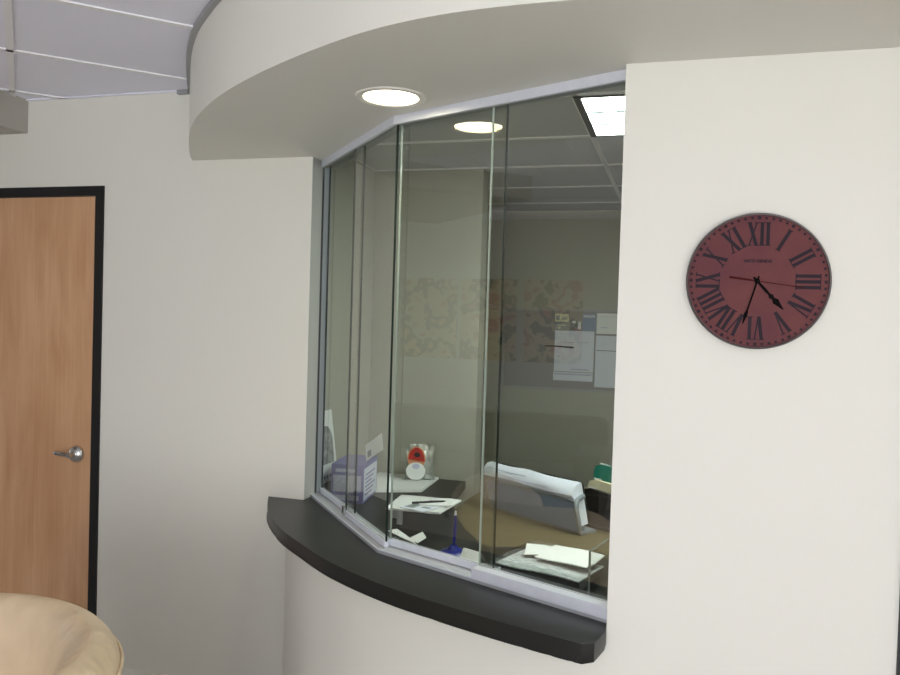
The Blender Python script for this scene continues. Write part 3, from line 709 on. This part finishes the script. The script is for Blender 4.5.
wavy('white_sheets', 0.200, 0.150, 0.19, 0.13, -6, 0.058, 0.004, M['paper'], 'larger white sheets slanting over the right of the tray', 'paper', 0.006, 0.5, bend=0.012)

# ------------------------------------------------------------------ document holder on the maple desk
S0, S1 = Vector((-0.86, 3.69)), Vector((-0.345, 3.335)); F = frame(S0, S1, ZM+e); wl = (S1-S0).length
lean = Matrix(((1, 0, -0.10, 0), (0, 1, 0, 0), (0, 0, 0.88, 0.0012), (0, 0, 0, 1))) @ Matrix.Rotation(math.radians(8), 4, 'X')
t = thing('document_holder', 'blue grey sloped document holder with rounded side frame', 'holder'); t.matrix_world = F
bm = bmesh.new()
def rrect(w, h, r, n=6):
    P = []
    for cx, cz, a0 in ((w-r, h-r, 0), (r, h-r, PI/2), (r, r, PI), (w-r, r, 1.5*PI)):
        P += [(cx+r*math.cos(a0+PI/2*k/n), cz+r*math.sin(a0+PI/2*k/n)) for k in range(n+1)]
    return P
def slab(bm, P, y0, y1, mtx, dx=0, dz=0):
    a = [bm.verts.new(mtx @ Vector((p[0]+dx, y0, p[1]+dz))) for p in P]; b = [bm.verts.new(mtx @ Vector((p[0]+dx, y1, p[1]+dz))) for p in P]
    bm.faces.new(a); bm.faces.new(b[::-1])
    for i in range(len(P)): j = (i+1) % len(P); bm.faces.new([a[i], a[j], b[j], b[i]])
slab(bm, rrect(wl-0.06, 0.150, 0.018), 0, 0.006, lean, 0.02, 0.012); obj('front_panel', bm, M['greyplastic'], t, smooth=True)
bm = bmesh.new(); slab(bm, rrect(wl-0.035, 0.205, 0.02), 0.066, 0.072, lean, 0.0, 0.036); obj('back_panel', bm, M['blackplastic'], t, smooth=True)
for x in (0.0, wl-0.028):
    bm = bmesh.new(); tube(bm, [lean @ Vector(p) for p in spline([(x, -0.004, 0.012), (x+0.002, -0.006, 0.08), (x-0.002*0, -0.004, 0.14), (x-0.006, 0.015, 0.166), (x-0.008, 0.06, 0.175)], 5)], 0.011, 12)
    obj('side_tube', bm, M['greyplastic2'], t, smooth=True)
bm = bmesh.new(); tube(bm, [lean @ Vector((0.0, -0.004, 0.166)), lean @ Vector((wl-0.03, -0.004, 0.166))], 0.006, 10); obj('top_bar', bm, M['greyplastic2'], t, smooth=True)
bm = bmesh.new(); box(bm, 0.01, wl-0.03, -0.0, 0.10, 0.0, 0.010); obj('foot', bm, M['greyplastic2'], t)
root = thing('paper_bundle', 'thick bundle of white papers drooping over the document holder', 'paper stack'); root.matrix_world = F
bm = bmesh.new(); n = 20
prof = [(0.010, 0.035), (0.008, 0.16), (-0.004, 0.183), (-0.010, 0.19), (-0.006, 0.205), (0.010, 0.225), (0.035, 0.238), (0.060, 0.240), (0.064, 0.235), (0.064, 0.035)]
rows = []
for i in range(n+1):
    u = i/n; x = 0.012+(wl-0.05)*u
    rows.append([bm.verts.new(lean @ Vector((x, y+(0.002*math.sin(u*17+k) if 2 <= k <= 7 else 0), z+(0.003*math.sin(u*11+k*1.3) if 2 <= k <= 7 else 0)))) for k, (y, z) in enumerate(prof)])
for a, b in zip(rows, rows[1:]):
    for k in range(len(prof)): j = (k+1) % len(prof); bm.faces.new([a[k], a[j], b[j], b[k]])
bm.faces.new(rows[0]); bm.faces.new(rows[-1][::-1])
obj('sheets', bm, M['paper_blue'], root, smooth=True)
bm = bmesh.new()
for (u0, u1, k, dz) in ((0.2, 0.75, 4, 0.002), (0.4, 0.95, 3, 0.003), (0.05, 0.5, 5, 0.002)):
    y, z = prof[k]; tube(bm, [lean @ Vector((0.012+(wl-0.05)*(u0+(u1-u0)*q/8), y-0.004, z+dz+0.002*math.sin(q))) for q in range(9)], 0.0014, 6)
obj('sheet_edges', bm, M['lilac'], root)

# file sorter: green and black folders
FS = frame(S0, S1, ZM+e) @ Matrix.Translation((0.555, 0.225, 0))
t = thing('file_sorter', 'black wire file sorter at the right behind the document holder', 'file sorter'); t.matrix_world = FS
bm = bmesh.new(); box(bm, -0.11, 0.12, -0.09, 0.09, 0, 0.012); obj('sorter_base', bm, M['blackplastic'], t)
for k in range(6):
    y = -0.082+k*0.034
    bm = bmesh.new(); tube(bm, spline([(-0.10, y, 0.012), (-0.10, y, 0.11), (-0.06, y, 0.14), (0.06, y, 0.15), (0.11, y, 0.14), (0.11, y, 0.012)], 4), 0.003, 8)
    obj('divider', bm, M['blackplastic'], t)
def folder(k, m, h, label, dx=0.0, droop=0.0):
    root = thing('file_folder', label, 'folder', (0, 0, 0), 0, 'folders in the sorter')
    root.matrix_world = FS @ Matrix.Translation((dx, -0.065+k*0.034, 0.0135))
    bm = bmesh.new(); slab(bm, [(-0.09, 0), (0.09, 0), (0.09, h-0.03), (0.075, h-0.008), (0.05, h), (-0.05, h+0.006), (-0.08, h-0.004), (-0.09, h-0.03)], -0.009, 0.009, Matrix.Identity(4))
    obj('cover', bm, m, root, bevel=0.002)
    bm = bmesh.new(); box(bm, -0.06, -0.02, -0.0015, 0.0015, h+0.0062, h+0.012); obj('tab', bm, M['paper'], root)
folder(0, M['blackplastic'], 0.150, 'low black folder next to the document holder')
folder(1, M['cream_paper'], 0.185, 'cream folder just in front of the green folders')
folder(2, M['green'], 0.25, 'bright green folder standing in the sorter', 0.004)
folder(3, M['green'], 0.24, 'teal green folder behind the brightest green one', -0.01)
folder(4, M['blackplastic'], 0.165, 'black folder at the back of the sorter')

# ------------------------------------------------------------------ tan barrel chair, bottom left
t = thing('barrel_chair', 'tan leather barrel armchair in front of the maple door', 'armchair', (-1.60, 1.27, 0), math.radians(4))
CS = 1.10; CZ = 1.175
bm = bmesh.new()
A0, A1, na = math.radians(-32), math.radians(212), 44
prof = [(0.245, 0.10), (0.25, 0.40), (0.262, 0.62), (0.285, 0.70), (0.315, 0.742), (0.35, 0.757), (0.385, 0.745), (0.41, 0.71), (0.418, 0.66), (0.405, 0.45), (0.385, 0.10)]
rows = []
for i in range(na+1):
    a = A0+(A1-A0)*i/na
    s = max(0.0, -math.sin(a)); c = 0.5+0.5*math.sin(a) ; drop = 0.70+0.30*(1/(1+math.exp(-(math.sin(a)+0.42)*6.5)))
    ring = []
    for r, z in prof:
        zz = 0.10+(z-0.10)*drop
        ring.append(bm.verts.new((CS*r*math.cos(a), CS*r*math.sin(a), zz*CZ)))
    rows.append(ring)
for a, b in zip(rows, rows[1:]):
    for k in range(len(prof)): j = (k+1) % len(prof); bm.faces.new([a[k], a[j], b[j], b[k]])
bm.faces.new(rows[0]); bm.faces.new(rows[-1][::-1])
shell = obj('back_shell', bm, M['leather'], t, smooth=True)
md_ = shell.modifiers.new('s', 'SUBSURF'); md_.levels = 1; md_.render_levels = 2
bm = bmesh.new(); pts = []
for i in range(na+1):
    a = A0+(A1-A0)*i/na; drop = 0.70+0.30*(1/(1+math.exp(-(math.sin(a)+0.42)*6.5)))
    pts.append((CS*0.414*math.cos(a), CS*0.414*math.sin(a), (0.10+(0.695-0.10)*drop)*CZ))
tube(bm, pts, 0.004, 8); obj('piping', bm, M['leather'], shell, smooth=True)
bm = bmesh.new(); prism(bm, circ(0, -0.03, 0.236, 40), 0.30, 0.44); obj('seat_cushion', bm, M['leather'], t, smooth=True, bevel=0.03, segs=4)
bm = bmesh.new(); prism(bm, circ(0, 0, 0.24, 40), 0.085, 0.299); obj('seat_base', bm, M['leather'], t, smooth=True)
for a in (45, 135, 225, 315):
    bm = bmesh.new(); lathe(bm, [(0, 0), (0.018, 0), (0.026, 0.0995), (0, 0.0995)], 16); f = obj('leg', bm, M['blackplastic'], t); r_ = 0.24 if False else 0.30
    f.location = (r_*math.cos(math.radians(a)), r_*math.sin(math.radians(a)), 0)

# ------------------------------------------------------------------ across the lobby (seen mirrored in the glass)
rot = math.atan2(WW.y, WW.x)   # local x runs along the wall, local y points away from the room (behind)
def panel_mat(name, seed, tint):
    m = bpy.data.materials.new(name); m.use_nodes = True; nt = m.node_tree; b = nt.nodes['Principled BSDF']
    tc = nt.nodes.new('ShaderNodeTexCoord'); mp = nt.nodes.new('ShaderNodeMapping'); mp.inputs['Location'].default_value = (seed, seed*0.3, seed*1.7)
    v = nt.nodes.new('ShaderNodeTexVoronoi'); v.inputs['Scale'].default_value = 7
    n = nt.nodes.new('ShaderNodeTexNoise'); n.inputs['Scale'].default_value = 6; n.inputs['Detail'].default_value = 4
    nt.links.new(tc.outputs['Object'], mp.inputs[0]); nt.links.new(mp.outputs[0], v.inputs['Vector']); nt.links.new(mp.outputs[0], n.inputs['Vector'])
    r = nt.nodes.new('ShaderNodeValToRGB'); r.color_ramp.interpolation = 'CONSTANT'; e = r.color_ramp.elements
    e[0].position = 0; e[0].color = (*tint, 1); e[1].position = 0.36; e[1].color = (0.12, 0.07, 0.04, 1)
    x = e.new(0.46); x.color = (0.78, 0.60, 0.36, 1); x = e.new(0.58); x.color = (0.55, 0.16, 0.12, 1); x = e.new(0.66); x.color = (0.78, 0.68, 0.50, 1)
    nt.links.new(n.outputs['Fac'], r.inputs[0]); nt.links.new(r.outputs[0], b.inputs['Base Color']); b.inputs['Roughness'].default_value = 0.6
    return m
for k, (w0, w1, tint, lab) in enumerate(((3.47, 4.02, (0.85, 0.50, 0.25), 'patterned canvas farthest left of the three seen in the glass'), (2.86, 3.43, (0.75, 0.30, 0.28), 'middle patterned canvas reflected in the glass with faint pink blossoms'), (2.26, 2.79, (0.70, 0.18, 0.18), 'patterned canvas reflected over the pinboard, reddest of the three'))):
    p = back(-3.762, (w0+w1)/2)
    t = thing('canvas_picture', lab, 'picture', (*p, 1.655), rot, 'canvases on the lobby wall'); w = (w1-w0)/2
    # room side of the wall is local -y for this rotation
    sgn = -1 if (Matrix.Rotation(rot, 3, 'Z') @ Vector((0, -1, 0))).dot(Vector((WM.x, WM.y, 0))) > 0 else 1
    obj('canvas', bx(-w, w, *sorted((sgn*0.03, sgn*0.001)), -0.375, 0.375), panel_mat('canvas_print', 3.1+k*2.3, tint), t)
p = back(-3.70, 3.25)
t = thing('lobby_sofa', 'dark brown leather sofa reflected low in the glass', 'sofa', (*p, 0), rot+(0 if sgn < 0 else PI))
W = 1.27
bm = bmesh.new(); slab(bm, [(x-W, z) for x, z in rrect(2*W, 0.83, 0.10)], -0.22, 0.0, Matrix.Identity(4)); obj('backrest', bm, M['leather_sofa'], t, smooth=True, bevel=0.02)
for s in (-1, 1):
    obj('armrest', bx(*sorted((s*(W-0.2), s*W)), -0.88, -0.225, 0.06, 0.62), M['leather_sofa'], t, smooth=True, bevel=0.04, segs=3)
for k in range(3):
    x0 = -W+0.205+k*(2*W-0.41)/3
    obj('seat_cushion', bx(x0+0.004, x0+(2*W-0.41)/3-0.004, -0.87, -0.225, 0.26, 0.44), M['leather_sofa'], t, smooth=True, bevel=0.03, segs=3)
obj('sofa_base', bx(-W+0.202, W-0.202, -0.86, -0.225, 0.06, 0.258), M['leather_sofa'], t)
for sx in (-1, 1):
    for y in (-0.8, -0.1): obj('leg', bx(sx*(W-0.12)-0.025, sx*(W-0.12)+0.025, y-0.025, y+0.025, 0, 0.0598 if y < -0.5 else 0.0), M['blackplastic'], t) if y < -0.5 else None

# ------------------------------------------------------------------ light
def area(name, loc, target, sx, sy, power, col):
    l = bpy.data.lights.new(name, 'AREA'); l.shape = 'RECTANGLE'; l.size = sx; l.size_y = sy; l.energy = power; l.color = col
    o = bpy.data.objects.new(name, l); C.objects.link(o); o.location = loc
    o.rotation_euler = (Vector(target)-Vector(loc)).to_track_quat('-Z', 'Y').to_euler(); return o
area('window_daylight', (-1.7, -4.2, 1.15), (-1.0, 2.4, 1.25), 5.0, 2.2, 158, (0.95, 0.98, 1.0))
l = bpy.data.lights.new('downlight_lamp', 'SPOT'); l.energy = 9; l.color = (1.0, 0.86, 0.62); l.spot_size = 2.3; l.spot_blend = 0.8; l.shadow_soft_size = 0.06
o = bpy.data.objects.new('downlight_lamp', l); C.objects.link(o); o.location = (*DL, ZS-0.012)
l = bpy.data.lights.new('bounce_sun', 'SUN'); l.energy = 17; l.color = (1.0, 0.98, 0.94); l.angle = 0.02  # added so its patch on the floor bounces light to the ceiling
o = bpy.data.objects.new('bounce_sun', l); C.objects.link(o); o.rotation_euler = Vector((0.12, 0.72, -0.72)).to_track_quat('-Z', 'Y').to_euler()
w = bpy.data.worlds.new('world'); bpy.context.scene.world = w; w.use_nodes = True
w.node_tree.nodes['Background'].inputs[0].default_value = (0.96, 0.97, 1.0, 1); w.node_tree.nodes['Background'].inputs[1].default_value = 1.0

# ------------------------------------------------------------------ camera
yaw, pitch, roll = math.radians(16.3), math.radians(1.36), math.radians(1.72)
fwd = Vector((-math.sin(yaw)*math.cos(pitch), math.cos(yaw)*math.cos(pitch), -math.sin(pitch)))
r0 = Vector((math.cos(yaw), math.sin(yaw), 0)); u0 = r0.cross(fwd)
rr = r0*math.cos(roll)+u0*math.sin(roll); uu = rr.cross(fwd)
cam = bpy.data.cameras.new('camera'); co = bpy.data.objects.new('camera', cam); C.objects.link(co)
co.matrix_world = Matrix(((rr.x, uu.x, -fwd.x, 0), (rr.y, uu.y, -fwd.y, 0), (rr.z, uu.z, -fwd.z, 1.65), (0, 0, 0, 1)))
cam.sensor_fit = 'HORIZONTAL'; cam.sensor_width = 36; cam.lens = 780/900*36; cam.clip_start = 0.05
sc = bpy.context.scene; sc.camera = co
sc.view_settings.view_transform = 'Standard'; sc.view_settings.look = 'None'; sc.view_settings.gamma = 1; sc.view_settings.exposure = 0.80
